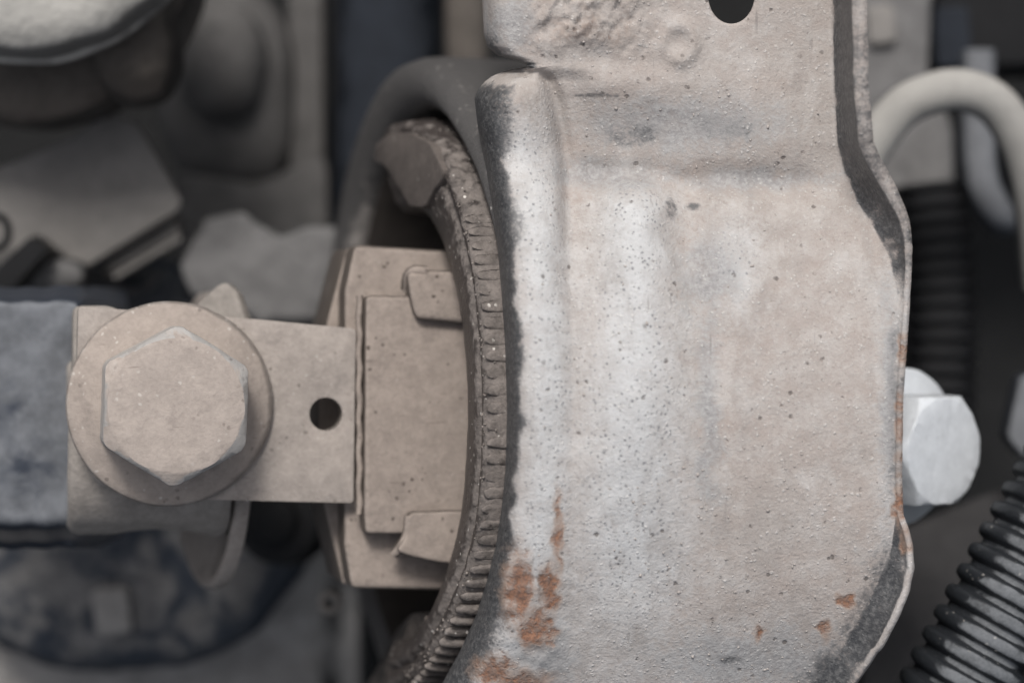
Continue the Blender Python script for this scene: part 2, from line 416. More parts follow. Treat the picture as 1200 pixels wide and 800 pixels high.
rows = []
y = -190.0
while y < 960:
    rows.append(y); y += 1.0 if 70 < y < 98 else (2.0 if 50 < y < 130 else 3.2)
NR, NM, NF = 12, 150, 14
attrs = {k: [] for k in ('pale', 'dark', 'rust', 'grey')}
verts = []; pxy = []
def blobmask(px, py, c):
    cx, cy, rx, ry = c
    return max(0.0, 1.25 - math.hypot((px - cx) / rx, (py - cy) / ry))
RUST = [(608, 692, 24, 56), (644, 692, 14, 38), (626, 735, 26, 30), (578, 786, 30, 24), (645, 742, 13, 16), (654, 625, 7, 60), (991, 703, 12, 10), (966, 738, 9, 14),
        (1053, 500, 6, 46), (1052, 585, 6, 40), (1060, 632, 7, 18), (612, 798, 46, 16), (1055, 410, 5, 20), (890, 742, 7, 11)]
GREY = [(800, 148, 170, 44), (720, 205, 110, 34), (880, 212, 130, 22), (1045, 470, 18, 190), (900, 770, 170, 46), (830, 320, 50, 60), (640, 770, 50, 60), (600, 30, 40, 50), (830, 480, 22, 160)]  # half-clean grey paint, plus shade painted along the crease below the arm
DARK = [(742, 158, 46, 22), (786, 246, 10, 18), (890, 740, 6, 9), (856, 772, 22, 7), (812, 242, 12, 7), (653, 604, 5, 18), (700, 112, 46, 4), (634, 690, 7, 30), (850, 150, 60, 26)]
for py in rows:
    L, w, F, E, H = Lf(py), Wf(py), Ff(py), Ef(py), Hf(py)
    x0 = L + w; line = []
    z0 = sheet_z(x0, py); dep = (95.0 - 80 * sm(py, 58, 74)) if py < 77 else 95 * sm(py, 95, 150); bk = 1.0 if py < 77 else sm(py, 100, 150)
    for i in range(NR):                        # the lip rolls away from the camera
        a = math.pi / 2 * (1 - i / NR)
        xr = x0 - w * math.sin(a) ** 0.9
        line.append((xr, py, z0 * bk + (sheet_z(xr, py) * (1 - bk) if bk < 1 else 0.0) - dep * (1 - math.cos(a))))
    for i in range(NM + 1):
        t = i / NM; t = t ** 1.06
        px = x0 + (F - x0) * t
        line.append((px, py, sheet_z(px, py)))
    zF = line[-1][2]
    for i in range(1, NF + 1):                 # the upturned edge
        t = i / NF
        line.append((F + (E - F) * (t if H > 30 else math.sin(t * 1.2) / math.sin(1.2)) + 0.8 * nz(t, py, 16, 4) * t, py,
                     zF + H * (t ** 1.5) + 0.6 * nz(py, t, 14, 6) * t))
    for i, (px, q, z) in enumerate(line):
        verts.append(P(px, q, z)); pxy.append((px, q))
        d = px - L
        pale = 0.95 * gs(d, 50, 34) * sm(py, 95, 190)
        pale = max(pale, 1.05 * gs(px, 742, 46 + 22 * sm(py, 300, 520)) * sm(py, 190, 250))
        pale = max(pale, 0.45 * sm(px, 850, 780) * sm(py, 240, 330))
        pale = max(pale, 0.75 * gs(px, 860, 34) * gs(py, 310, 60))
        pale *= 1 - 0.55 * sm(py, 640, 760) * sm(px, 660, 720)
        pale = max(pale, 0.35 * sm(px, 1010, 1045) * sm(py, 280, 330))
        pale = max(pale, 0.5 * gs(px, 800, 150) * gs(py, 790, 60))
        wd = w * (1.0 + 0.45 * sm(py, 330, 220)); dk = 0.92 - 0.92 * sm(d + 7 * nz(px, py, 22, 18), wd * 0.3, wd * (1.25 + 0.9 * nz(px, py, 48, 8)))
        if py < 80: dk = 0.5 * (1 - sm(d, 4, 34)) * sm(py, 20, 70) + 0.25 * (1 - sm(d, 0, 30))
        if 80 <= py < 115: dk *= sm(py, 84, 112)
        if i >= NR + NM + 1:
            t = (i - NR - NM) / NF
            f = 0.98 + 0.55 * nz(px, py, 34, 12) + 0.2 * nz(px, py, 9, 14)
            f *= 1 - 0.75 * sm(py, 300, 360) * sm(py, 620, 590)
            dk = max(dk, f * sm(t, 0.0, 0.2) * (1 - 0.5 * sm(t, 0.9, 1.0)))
        # lower corner where the edge has been rubbed bare
        lo = sm(py, 590, 660) * sm(px - F, -46, 8)
        lo2 = sm(py, 735, 800) * sm(px, 860, 960)
        rim = 1.0
        if i >= NR + NM + 1: rim = 1 - 0.9 * sm((i - NR - NM) / NF, 0.80, 0.97)
        dk = max(dk * (rim if py > 560 else 1), (0.62 + 0.3 * nz(px, py, 28, 21)) * lo * rim, 0.55 * lo2)
        dk = max(dk, 0.5 * sm(px, 1028, 1048) * sm(py, 330, 400) * sm(py, 640, 560))
        scar = sm(px, 600, 650) * sm(px, 790, 720) * sm(py, 70, 40)
        dk = max(dk, scar * (0.40 + 0.75 * nz(px + py * 0.6, py * 0.5, 12, 9)))
        for kk, c in enumerate(DARK):
            dk = max(dk, (0.62 if kk not in (0, 8) else (0.52 if kk == 0 else 0.40)) * min(1.0, 1.3 * blobmask(px, q, c)))
        rs = max(min(0.9 if c[2] * c[3] > 500 else 0.66, blobmask(px + 9 * nz(px, q, 13, 2), q + 9 * nz(px, q, 13, 5), c)) for c in RUST)
        rs = max(rs, 0.34 * scar * (0.6 + 0.8 * nz(px, q, 26, 31)))
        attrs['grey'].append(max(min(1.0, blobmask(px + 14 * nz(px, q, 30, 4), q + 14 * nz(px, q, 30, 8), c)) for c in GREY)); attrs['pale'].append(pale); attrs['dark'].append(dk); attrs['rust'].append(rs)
nc = NR + NM + 1 + NF
HOLE = (857, -5, 27, 33)
faces = []
inside = [((x - HOLE[0]) / HOLE[2]) ** 2 + ((yy - HOLE[1]) / HOLE[3]) ** 2 < 1 for x, yy in pxy]
for j in range(len(rows) - 1):
    for i in range(nc - 1):
        a = j * nc + i; q = (a, a + nc, a + nc + 1, a + 1)
        if sum(inside[k] for k in q) >= 3: continue
        faces.append(q)
edge_of_hole = set()
for j in range(len(rows) - 1):
    for i in range(nc - 1):
        a = j * nc + i; q = (a, a + nc, a + nc + 1, a + 1)
        if sum(inside[k] for k in q) >= 3: edge_of_hole.update(q)
for f in faces:
    for k in f:
        if k in edge_of_hole:
            x, yy = pxy[k]; dx, dy = (x - HOLE[0]) / HOLE[2], (yy - HOLE[1]) / HOLE[3]; r = math.hypot(dx, dy)
            if 0.6 < r < 1.4:
                nx, ny = HOLE[0] + dx / r * HOLE[2], HOLE[1] + dy / r * HOLE[3]
                verts[k] = P(nx, ny, sheet_z(nx, ny) - 2)
used = sorted({k for f in faces for k in f}); remap = {k: i for i, k in enumerate(used)}
me = bpy.data.meshes.new('shell')
me.from_pydata([tuple(verts[k]) for k in used], [], [tuple(remap[k] for k in f) for f in faces])
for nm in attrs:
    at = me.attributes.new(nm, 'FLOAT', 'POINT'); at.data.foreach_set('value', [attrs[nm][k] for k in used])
me.validate()

n = N('bracket paint and dust')
n_big = n.noise(120, 5, 0.6, 0.0); n_mid = n.noise(26, 5, 0.65, 0.0, 11); n_fine = n.noise(6, 4, 0.65, 0, 23); n_grit = n.noise(3.4, 2, 0.6, 0, 33)
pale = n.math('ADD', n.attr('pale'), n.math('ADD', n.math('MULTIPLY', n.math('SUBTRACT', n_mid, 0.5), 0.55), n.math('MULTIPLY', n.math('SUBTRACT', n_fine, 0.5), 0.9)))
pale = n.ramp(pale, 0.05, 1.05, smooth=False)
beige = n.mix(n.ramp(n_big, 0.35, 0.65), (0.385, 0.331, 0.299), (0.362, 0.322, 0.294))
beige = n.mix(n.ramp(n_mid, 0.30, 0.72), beige, (0.44, 0.402, 0.374))
beige = n.mix(n.ramp(n_fine, 0.58, 0.80, 0, 0.55), beige, (0.56, 0.52, 0.48))
beige = n.mix(n.ramp(n_fine, 0.42, 0.22, 0, 0.6), beige, (0.26, 0.225, 0.20))
white = n.mix(n.ramp(n_mid, 0.3, 0.7), (0.50, 0.495, 0.49), (0.57, 0.567, 0.562))
white = n.mix(n.ramp(n_grit, 0.40, 0.25, 0, 0.4), white, (0.33, 0.33, 0.33))
beige = n.mix(n.ramp(n_grit, 0.42, 0.24, 0, 0.5), beige, (0.27, 0.23, 0.205))
beige = n.mix(n.ramp(n_grit, 0.60, 0.78, 0, 0.45), beige, (0.60, 0.56, 0.52))
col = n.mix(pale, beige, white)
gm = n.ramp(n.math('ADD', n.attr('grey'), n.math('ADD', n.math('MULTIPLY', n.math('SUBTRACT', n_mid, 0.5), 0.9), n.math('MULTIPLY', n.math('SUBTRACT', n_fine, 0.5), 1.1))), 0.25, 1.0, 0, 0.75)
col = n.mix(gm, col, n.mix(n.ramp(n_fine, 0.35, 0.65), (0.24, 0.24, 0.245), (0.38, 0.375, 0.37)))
smear = n.ramp(n.noise(48, 5, 0.65, 0.5, 240, (1.0, 0.35, 1.0)), 0.50, 0.68, 0, 0.42)
col = n.mix(smear, col, (0.305, 0.275, 0.255))
chalk = n.ramp(n.noise(60, 5, 0.7, 0.4, 270, (0.8, 0.5, 1.0)), 0.54, 0.72, 0, 0.40)
col = n.mix(chalk, col, (0.56, 0.54, 0.52))
dots = n.math('MULTIPLY', n.ramp(n.voro(6.6), 0.13, 0.34, 1, 0), n.ramp(n.noise(30, 4, 0.7, 0, 51), 0.34, 0.54))
dots = n.math('MULTIPLY', dots, n.ramp(n.attr('pale'), 0.2, 0.8, 0.08, 0.85))
col = n.mix(dots, col, (0.21, 0.21, 0.215))
grit = n.math('MULTIPLY', n.ramp(n.voro(7, off=80), 0.10, 0.34, 1, 0), n.ramp(n.noise(24, 4, 0.7, 0, 91), 0.45, 0.62))
col = n.mix(n.math('MULTIPLY', grit, 0.55), col, (0.66, 0.64, 0.61))
scr = n.math('MULTIPLY', n.ramp(n.noise(7, 2, 0.5, 0, 140, (1.0, 0.045, 0.4)), 0.66, 0.72), n.ramp(n.noise(70, 3, 0.6, 0, 150), 0.5, 0.64))
col = n.mix(n.math('MULTIPLY', scr, 0.5), col, (0.22, 0.205, 0.195))
pits = n.math('MULTIPLY', n.ramp(n.voro(17, off=180), 0.10, 0.22, 1, 0), n.ramp(n.noise(40, 4, 0.7, 0, 191), 0.50, 0.62))
col = n.mix(n.math('MULTIPLY', pits, 0.75), col, (0.10, 0.085, 0.075))
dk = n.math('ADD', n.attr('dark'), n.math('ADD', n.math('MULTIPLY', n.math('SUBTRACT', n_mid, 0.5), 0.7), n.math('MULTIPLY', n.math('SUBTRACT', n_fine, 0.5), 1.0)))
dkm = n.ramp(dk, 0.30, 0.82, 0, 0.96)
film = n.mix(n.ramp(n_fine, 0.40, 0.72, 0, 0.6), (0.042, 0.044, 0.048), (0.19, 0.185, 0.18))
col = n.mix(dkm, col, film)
ru = n.math('ADD', n.attr('rust'), n.math('ADD', n.math('MULTIPLY', n.math('SUBTRACT', n_mid, 0.5), 1.3), n.math('MULTIPLY', n.math('SUBTRACT', n_fine, 0.5), 0.7)))
stain = n.math('MULTIPLY', n.ramp(n.math('ADD', n.attr('rust'), n.math('MULTIPLY', n.math('SUBTRACT', n_fine, 0.5), 0.8)), 0.02, 0.7, 0, 0.6), n.ramp(n.attr('rust'), 0.0, 0.2))
col = n.mix(stain, col, (0.34, 0.235, 0.175))
rum = n.ramp(ru, 0.42, 0.95, 0, 0.9)
rcol = n.mix(n.ramp(n_fine, 0.32, 0.68), (0.10, 0.050, 0.036), (0.34, 0.16, 0.088))
rcol = n.mix(n.ramp(n.noise(14, 5, 0.7, 0, 61, (1.0, 0.4, 1.0)), 0.46, 0.70), rcol, (0.24, 0.165, 0.13))
col = n.mix(n.math('MULTIPLY', rum, n.ramp(n.attr('rust'), 0.02, 0.25)), col, rcol)
h = n.math('ADD', n.math('MULTIPLY', n_grit, 0.5), n.math('ADD', n_fine, n.math('MULTIPLY', n_mid, n.ramp(n.noise(90, 3, 0.6, 0, 71), 0.45, 0.68, 0.0, 0.6))))
h = n.math('SUBTRACT', n.math('ADD', h, n.math('MULTIPLY', grit, 0.6)), n.math('ADD', n.math('MULTIPLY', dots, 0.25), n.math('ADD', n.math('MULTIPLY', pits, 0.8), n.math('MULTIPLY', n.math('MULTIPLY', rum, n_fine), 2.2))))
n.bump(h, 0.6, 2.6)
M['bracket'] = n.done(col, n.ramp(dkm, 0, 1, 0.86, 0.42), 0.0, 0.4)

br = thing('engine_mount_bracket', 'large pressed steel bracket caked in pale dust with rust patches and an upturned edge', 'bracket', (200, -60, -500))
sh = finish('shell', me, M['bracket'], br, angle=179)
so = sh.modifiers.new('sheet', 'SOLIDIFY'); so.thickness = 17 * S; so.offset = -1
vg = sh.vertex_groups.new(name='sheet')
for idx, k_ in enumerate(used):
    wgt = 1.0 - 0.55 * sm(pxy[k_][1], 200, 320)
    if pxy[k_][0] < 700: wgt = 1.0 - 0.95 * sm(pxy[k_][1], 68, 78) * sm(pxy[k_][1], 120, 96)
    vg.add([idx], wgt, 'REPLACE')
so.vertex_group = 'sheet'
# make sure the sheet's normals look at the camera, so that it thickens away from it
me.update()
if np.mean([p.normal.z for p in list(me.polygons)[:4000]]) < 0: me.flip_normals()

# the round sleeve behind the shell: rolled rim and tube
def sleeve_r(r, u, th):
    # th is measured by lathe(); the radius of the rim shrinks under the shell on the near side
    a, e1, e2 = basis(AX)
    dirz = (e1 * math.cos(th) + e2 * math.sin(th)).z
    k = sm(dirz, 0.05, 0.5); f = sm(dirz, 0.25, -0.4)
    if r > 392: r -= (26 * k - 34 * f) * min(1, (r - 392) / 40)
    return r + 1.5 * mnoise.noise(Vector((math.cos(th) * 6, math.sin(th) * 6, u / 40)))
prof = [(394, -330), (394, -80), (394, -36), (395, -24), (398, -12), (404, -4), (414, 1), (427, 1), (440, -4), (450, -14), (456, -30), (458, -52), (458, -100), (457, -330)]
bm = lathe(RC, AX, prof, 160, sleeve_r)
for v in bm.verts:
    dv = v.co - RC; th = math.atan2(dv.dot(E2), dv.dot(E1))
    v.co -= AX * 34 * sm(-math.sin(th), 0.3, 0.75) * sm(dv.dot(AX), -120, -60)
from_bm('sleeve', bm, M['sleeve'], br, angle=60, label='dark rolled rim of the round sleeve')

# ------------------------------------------------------------------ the bushing
bu = thing('rubber_bushing', 'round brown bushing with knurled rim and square dusty core inside the bracket sleeve', 'bushing', RC + Vector((0, 0, -400)))
def ring_r(r, u, th):
    s = 1.0 if r > 300 else 0.6
    k = sm(-math.sin(th), 0.25, 0.9)
    if r < 345: r += (346 - r) * 0.62 * k
    return r + s * (2.2 * mnoise.noise(Vector((math.cos(th) * 9, math.sin(th) * 9, u / 20))) + 1.6 * mnoise.noise(Vector((math.cos(th) * 28, math.sin(th) * 28, u / 9))))
prof = [(262, -200), (260, -120), (258, -30), (262, 2), (274, 14), (300, 21), (330, 25), (344, 25), (349, 21), (352, 19), (356, 22), (362, 26), (370, 26), (377, 20), (380, 10), (381, -15), (380, -50), (380, -200)]
bm = lathe(RC, AX, prof, 300, ring_r, closed=True, ang=(math.radians(-84), math.radians(96)), caps=True)
for v in bm.verts:
    dv = v.co - RC; uu = dv.dot(AX); th = math.atan2(dv.dot(E2), dv.dot(E1))
    v.co += AX * 20 * sm(-math.sin(th), 0.35, 0.9) * sm(uu, -70, -30)
from_bm('outer_ring', bm, M['ring'], bu, angle=60)
bm = lathe(RC, AX, [(386, -330), (386, -200), (386, -60), (388, -32), (392, -28)], 120)
from_bm('liner', bm, M['liner'], bu, angle=60)
# rubber web that closes the far end
bm = lathe(RC, AX, [(0, -250), (150, -245), (250, -240), (384, -225)], 64)
from_bm('rubber_web', bm, M['liner'], bu, angle=60)
# knurls along the lower rim, each one a rounded lug
a_, l1, l2 = basis(AX)
for k in range(41):
    # angle in the E1 (towards camera) / E2 (up) basis
    ph = math.radians(38 - k * 3.1)
    e = E1 * math.cos(ph) + E2 * math.sin(ph); tg = -E1 * math.sin(ph) + E2 * math.cos(ph)
    kb = sm(-math.sin(ph), 0.35, 0.9); c = RC + e * (379 + 3 * kb) + AX * (-8 + 14 * kb)
    kk = 0.30 + 0.12 * math.sin(k * 2.3) + 0.62 * sm(k, 19, 27)
    bm = bmesh.new(); bmesh.ops.create_uvsphere(bm, u_segments=14, v_segments=8, radius=1)
    for v in bm.verts:
        d = v.co
        q = (abs(d.x) ** 3 + abs(d.y) ** 3 + abs(d.z) ** 3) ** (-1 / 3)
        d = d * q
        v.co = c + e * d.x * (8 * kk) + tg * d.y * 8.0 + AX * d.z * (34 + 8 * kb)
    wobble(bm, 1.6, 8, k)
    from_bm('rib', bm, M['ring'], bu, angle=60)
# rubber stops on the ring's inside
bm = prism(rounded([(440, 168), (456, 156), (482, 155), (504, 168), (520, 200), (516, 214), (508, 222), (497, 243), (480, 243), (468, 222), (452, 196), (438, 188)], 4, 3), RF, 30, 44, bevel=3)
wobble(bm, 0.8, 14, 3)
from_bm('rubber_stop', bm, M['stop'], bu, angle=25)
bm = prism(rounded([(482, 716), (502, 720), (488, 760), (464, 812), (448, 850), (390, 850), (436, 790), (462, 738)], 10, 3), RF, 26, 140, bevel=6)
wobble(bm, 1.5, 14, 5)
from_bm('rubber_stop', bm, M['rubber'], bu, angle=40)

# square core
CF = BAR
def dent(bm, a=1.2, s=25, seed=0): wobble(bm, a, s, seed); return bm
co_ = prism(rounded([(415, 286), (520, 293), (640, 300), (640, 690), (520, 691), (411, 690), (404, 640), (404, 340)], 9, 3), CF, -24, 200, bevel=9, seg=4, taper=1.0)
core = from_bm('core', dent(co_), M['core'], bu, angle=50)
fp = prism(rounded([(429, 346), (640, 350), (640, 626), (428, 626), (427, 600)], 7, 3), CF, 14, 70, bevel=7, seg=4)
from_bm('face_plate', dent(fp, 1.0, 30, 4), M['core'], bu, angle=50)
sd = prism([(385, 372), (404, 300), (408, 290), (410, 300), (410, 684), (402, 684), (384, 610), (374, 560), (374, 420)], CF, -80, 140, bevel=5)
from_bm('core_shoulder', dent(sd, 1, 20, 6), M['core'], bu, angle=50)
# clips that lap over the face plate
def clip(outline, seed, lift=32):
    b = prism(rounded(outline, 9, 4), CF, lift, 40, bevel=13, seg=5)
    dent(b, 1.0, 22, seed); return b
cl = from_bm('clip', clip([(476, 320), (500, 316), (640, 318), (640, 380), (545, 379), (488, 374), (482, 350)], 8), M['core'], bu, angle=50)
bm = tube([CF.pt(476, 338, 2), CF.pt(478, 324, 14), CF.pt(486, 317, 24), CF.pt(500, 318, 26)], 7, 12, 3)
from_bm('curl', bm, M['core'], cl, angle=60)
cl = from_bm('clip', clip([(478, 600), (520, 598), (640, 600), (640, 662), (520, 660), (482, 652), (463, 645), (476, 630)], 9), M['core'], bu, angle=50)
bm = tube([CF.pt(480, 604, 24), CF.pt(478, 624, 24), CF.pt(470, 640, 20), CF.pt(462, 648, 12)], 7, 12, 3)
from_bm('curl', bm, M['core'], cl, angle=60)

# ------------------------------------------------------------------ the bar that the bushing core is bolted with
bar_o = rounded([(92, 359), (250, 370), (300, 374), (417, 385), (414, 589), (280, 586), (150, 583), (112, 560), (88, 520)], 5, 3)
bar = thing('flat_bar', 'flat dusty steel bar with a small round hole beside the large bolt', 'bar', P(250, 480, -300))
bm = prism(bar_o, BAR, 0, 34, holes=[circle(382, 485, 19.5, 19.5, 36)], bevel=3, seg=2)
from_bm('plate', bm, M['bar'], bar, angle=30)
# weld seam where the bar meets the core
pts = [BAR.pt(421 + 0.8 * math.sin(i * 1.3), 346 + i * 8, -3) for i in range(33)]
bm = tube(pts, 5, 10, 4, rfun=lambda s: 4.4 + 1.3 * mnoise.noise(Vector((s / 9, 3, 1))))
from_bm('weld_seam', bm, M['core'], bar, angle=60)

# ------------------------------------------------------------------ bolts
def hexbolt(name, label, c, nrm, Rh, H, Rf, Hfl, rot, mat, flange_cone=True):
    c = Vector(c); t = thing(name, label, 'bolt', c)
    a, e1, e2 = basis(nrm)
    nseg = 144; ap = Rh * math.cos(math.pi / 6); rc = ap * (0.945 if Rh > 90 else 0.995)
    bm = bmesh.new(); rings = []
    def rh(th):
        q = (th - rot) % (math.pi / 3) - math.pi / 6
        return min(ap / math.cos(q), Rh * (0.975 if Rh > 90 else 0.999))
    specs = [(lambda th: rc * 0.35, lambda th: H + 0.3), (lambda th: rc * 0.7, lambda th: H + 0.2), (lambda th: rc * 0.97, lambda th: H), (lambda th: min(rc * 1.01, rh(th) - 1.2), lambda th: H - 1.0),
             (lambda th: rh(th) - 0.8, lambda th: H - 1.4 - (rh(th) - rc) * 0.75), (lambda th: rh(th), lambda th: H - 3 - (rh(th) - rc) * 0.8), (rh, lambda th: H * 0.5), (lambda th: rh(th) + 0.5, lambda th: Hfl * 0.8)]
    cv = bm.verts.new(c + a * (H + 0.3))
    for fr_, fh in specs:
        rings.append([bm.verts.new(c + (e1 * math.cos(2 * math.pi * i / nseg) + e2 * math.sin(2 * math.pi * i / nseg)) * fr_(2 * math.pi * i / nseg) + a * fh(2 * math.pi * i / nseg)) for i in range(nseg)])
    for i in range(nseg):
        bm.faces.new((cv, rings[0][i], rings[0][(i + 1) % nseg]))
        for r0, r1 in zip(rings, rings[1:]): bm.faces.new((r0[i], r1[i], r1[(i + 1) % nseg], r0[(i + 1) % nseg]))
    wobble(bm, 0.8, 16, 2)
    from_bm('head', bm, M['head'] if mat is M['bolt'] else mat, t, angle=28)
    pr = [(0.3 * Rf, Hfl + 8), (0.74 * Rf, Hfl + 6), (0.80 * Rf, Hfl + 1), (0.93 * Rf, Hfl * 0.72), (0.975 * Rf, Hfl * 0.6), (Rf, Hfl * 0.4), (Rf, Hfl * 0.12), (0.97 * Rf, 0), (0.3 * Rf, 0)]
    bm = lathe(c, nrm, pr, 120, lambda r, u, th: r + 0.8 * mnoise.noise(Vector((math.cos(th) * 5, math.sin(th) * 5, 2))))
    from_bm('flange', bm, mat, t, angle=40)
    return t
hexbolt('flange_bolt', 'large dust covered hex flange bolt through the flat bar', BAR.pt(199, 473, 1), BAR.n, 99, 112, 128, 22, math.radians(28), M['bolt'])

# ------------------------------------------------------------------ what the bar is bolted to
sp = thing('spacer_barrel', 'dusty round spacer barrel under the flat bar below the large bolt', 'spacer', P(180, 560, -420))
sax = Vector((math.cos(TB), 0, -math.sin(TB)))
prs = [(60, 0), (104, 0), (112, 6), (115, 16), (115, 60), (112, 80), (111, 110), (113, 150), (119, 180), (122, 196), (119, 204), (110, 208), (60, 208)]
bm = lathe(BAR.pt(78, 522, -148), sax, prs, 72); wobble(bm, 2.5, 40, 1)
from_bm('barrel', bm, M['spacer'], sp, angle=45)
bm = prism(rounded([(86, 358), (130, 358), (250, 420), (250, 560), (150, 584), (112, 566), (84, 520)], 10, 3), BAR, -35, 60, bevel=6, seg=3)
from_bm('saddle', bm, M['spacer'], sp, angle=45)
cw = thing('dished_washer', 'thin dished washer standing on edge behind the flat bar', 'washer', P(245, 508, -470))
WT = math.radians(21)
wax = Vector((-math.cos(WT), 0.0, math.sin(WT)))
prw = [(60, 0), (150, 0), (170, 2), (188, 6), (198, 8), (202, 5), (203, -2), (202, -12), (196, -15), (170, -15), (60, -15)]
bm = lathe(P(243, 515, -445), wax, prw, 100, closed=True)
from_bm('disc', bm, M['bar'], cw, angle=50)
bm = prism(rounded([(216, 372), (236, 350), (254, 334), (264, 330), (276, 342), (288, 376), (286, 400), (216, 400)], 5, 3), Frame(P(260, 360, -285), (-0.35, 0.1, 1)), 0, 24, bevel=5)
from_bm('tab', bm, M['spacer'], cw, angle=50)

cs = thing('engine_casting', 'mottled blue grey metal casting bolted to the bar at the picture edge', 'casting', P(30, 490, -560))
bm = bmesh.new(); bmesh.ops.create_grid(bm, x_segments=40, y_segments=60, size=1.0)
for v in bm.verts:
    x, y = v.co.x, v.co.y
    px = -140 + (x + 1) / 2 * 256; py = 642 - (y + 1) / 2 * 306
    ex = sm(px, 116, 84); ey = min(sm(py, 642, 600), sm(py, 336, 362))
    z = -285 - 120 * (1 - ex) ** 2 - 120 * (1 - ey) ** 2 + 10 * nz(px, py, 70, 2) + 2 * nz(px, py, 30, 6)
    v.co = P(px + 4 * nz(py, 0, 30, 3), py + 5 * nz(px, 0, 30, 5), z)
r = bmesh.ops.extrude_edge_only(bm, edges=[e for e in bm.edges if e.is_boundary])
for g_ in r['geom']:
    if isinstance(g_, bmesh.types.BMVert): g_.co.z -= 230
from_bm('lug', bm, M['casting'], cs, angle=60)

# ------------------------------------------------------------------ upper background, towards the picture's first corner
cp = thing('filler_cap', 'pale round filler cap with thin rim in the upper corner', 'cap', P(20, -100, -420))
prc = [(0, 30), (120, 28), (190, 20), (218, 8), (232, -10), (238, -30), (239, -33), (243, -35), (245, -40), (244, -50), (236, -54), (100, -54)]
bm = lathe(P(20, -156, -430), (0.03, -0.12, 1), [(r_ * 1.095, u_) for r_, u_ in prc], 100); wobble(bm, 6, 50, 4)
from_bm('lid', bm, M['cap'], cp, angle=50)
bm = lathe(P(20, -62, -600), (0.0, -0.05, 1), [(0, 20), (226, 18), (250, 4), (256, -20), (256, -160), (240, -180)], 80); wobble(bm, 5, 60, 5)
from_bm('neck', bm, M['neck'], cp, angle=50)
hb = thing('hose_union', 'rounded brown pipe union beside the pale filler cap', 'pipe fitting', P(165, 30, -620))
bm = blob(P(162, 40, -640), (66, 106, 90), 4, 6, 40, 3, 2.6)
from_bm('boss', bm, M['neck'], hb, angle=60)
bm = tube([P(160, 20, -670), P(170, -80, -680), P(190, -160, -700)], 56, 24, 14)
from_bm('stub', bm, M['neck'], hb, angle=60)

cn = thing('sensor_housing', 'grey blocky plastic sensor housing behind the large bolt', 'sensor', P(100, 230, -1000))
GF = Frame(P(100, 230, -780), (0.12, -0.12, 1))
bm = prism(rounded([(-60, 226), (0, 196), (75, 165), (120, 136), (152, 140), (170, 160), (213, 236), (206, 248), (104, 314), (84, 308), (58, 284), (40, 274), (0, 322), (-60, 360)], 12, 4), GF, 0, 170, bevel=26, seg=5, taper=0.97)
wobble(bm, 4, 60, 8)
from_bm('body', bm, M['grey'], cn, angle=50)
bm = prism(rounded([(118, 308), (206, 254), (214, 268), (200, 292), (150, 322), (126, 326)], 5, 3), GF, -44, 90, bevel=5)
pl = from_bm('plug', bm, M['neck'], cn, angle=50)
for k in range(3):
    o = 11 * k
    bm = prism(rounded([(122 + o * 0.45, 308 + o * 0.62), (206 + o * 0.2, 258 + o * 0.8), (209 + o * 0.2, 264 + o * 0.8), (125 + o * 0.45, 314 + o * 0.62)], 2, 2), GF, -36, 14, bevel=2)
    from_bm('ridge', bm, M['grey'], pl, angle=50)
pts = [P(-8 + 18 * math.cos(t * math.pi / 12), 272 + 20 * math.sin(t * math.pi / 12), -700) for t in range(25)]
bm = tube(pts, 6, 10, 5)
from_bm('eyelet', bm, M['black'], cn, angle=60)
bm = blob(P(68, 322, -800), (48, 27, 44), 3, 3, 20, 2, 3)
from_bm('lug', bm, M['lump'], cn, angle=60)
bk = thing('clip_stem', 'short black clip stem below the grey sensor housing', 'clip', P(22, 306, -820))
bm = prism(rounded([(36, 276), (58, 292), (14, 340), (-20, 340), (-12, 320)], 4, 2), flat(-700), 0, 90, bevel=4)
from_bm('stem', bm, M['black'], bk, angle=50)

gl = thing('grey_housing_lug', 'lumpy dull grey housing lug between the sensor and the bracket sleeve', 'housing', P(300, 320, -800))
bm = prism(rounded([(214, 318), (226, 276), (244, 254), (284, 248), (306, 268), (334, 276), (352, 262), (400, 262), (400, 380), (322, 378), (300, 384), (262, 352), (226, 350)], 12, 4), flat(-860), 0, 160, bevel=34, seg=5)
wobble(bm, 12, 45, 8)
from_bm('lug', bm, M['lump'], gl, angle=55)
bh = thing('engine_housing', 'dim rounded engine housing deep behind the grey lug', 'housing', P(290, 120, -1450))
bm = blob(P(270, 110, -1280), (120, 185, 120), 5, 14, 110, 6, 2.8)
from_bm('body', bm, M['dim'], bh, angle=60)
bm = blob(P(262, 75, -1150), (76, 98, 60), 4, 12, 70, 9, 2.2)
from_bm('boss', bm, M['dim'], bh, angle=60)
bm = prism(rounded([(205, 200), (300, 215), (384, 180), (384, 400), (205, 400)], 20, 4), flat(-1180), 0, 220, bevel=24, seg=4); wobble(bm, 8, 90, 3)
from_bm('web', bm, M['dim'], bh, angle=60)
bm = prism(rounded([(336, -60), (378, -60), (380, 260), (340, 260)], 6, 3), flat(-1240), 0, 160, bevel=10)
from_bm('fin', bm, M['dim'], bh, angle=60)

nv = thing('navy_hose', 'dark navy rubber hose running upright beside the bracket sleeve', 'hose', P(455, 150, -1150))
bm = tube([P(455, -120, -1200), P(455, 60, -1200), P(452, 220, -1210), P(448, 420, -1240)], 94, 30, 20); wobble(bm, 5, 60, 2)
from_bm('tube', bm, M['navy'], nv, angle=60)
bn = thing('brown_pipe', 'narrow dusty brown pipe between the navy hose and the bracket arm', 'pipe', P(545, 20, -1000))
bm = tube([P(548, -140, -1080), P(546, 0, -1080), P(550, 160, -1100)], 37, 20, 16)
from_bm('tube', bm, M['neck'], bn, angle=60)

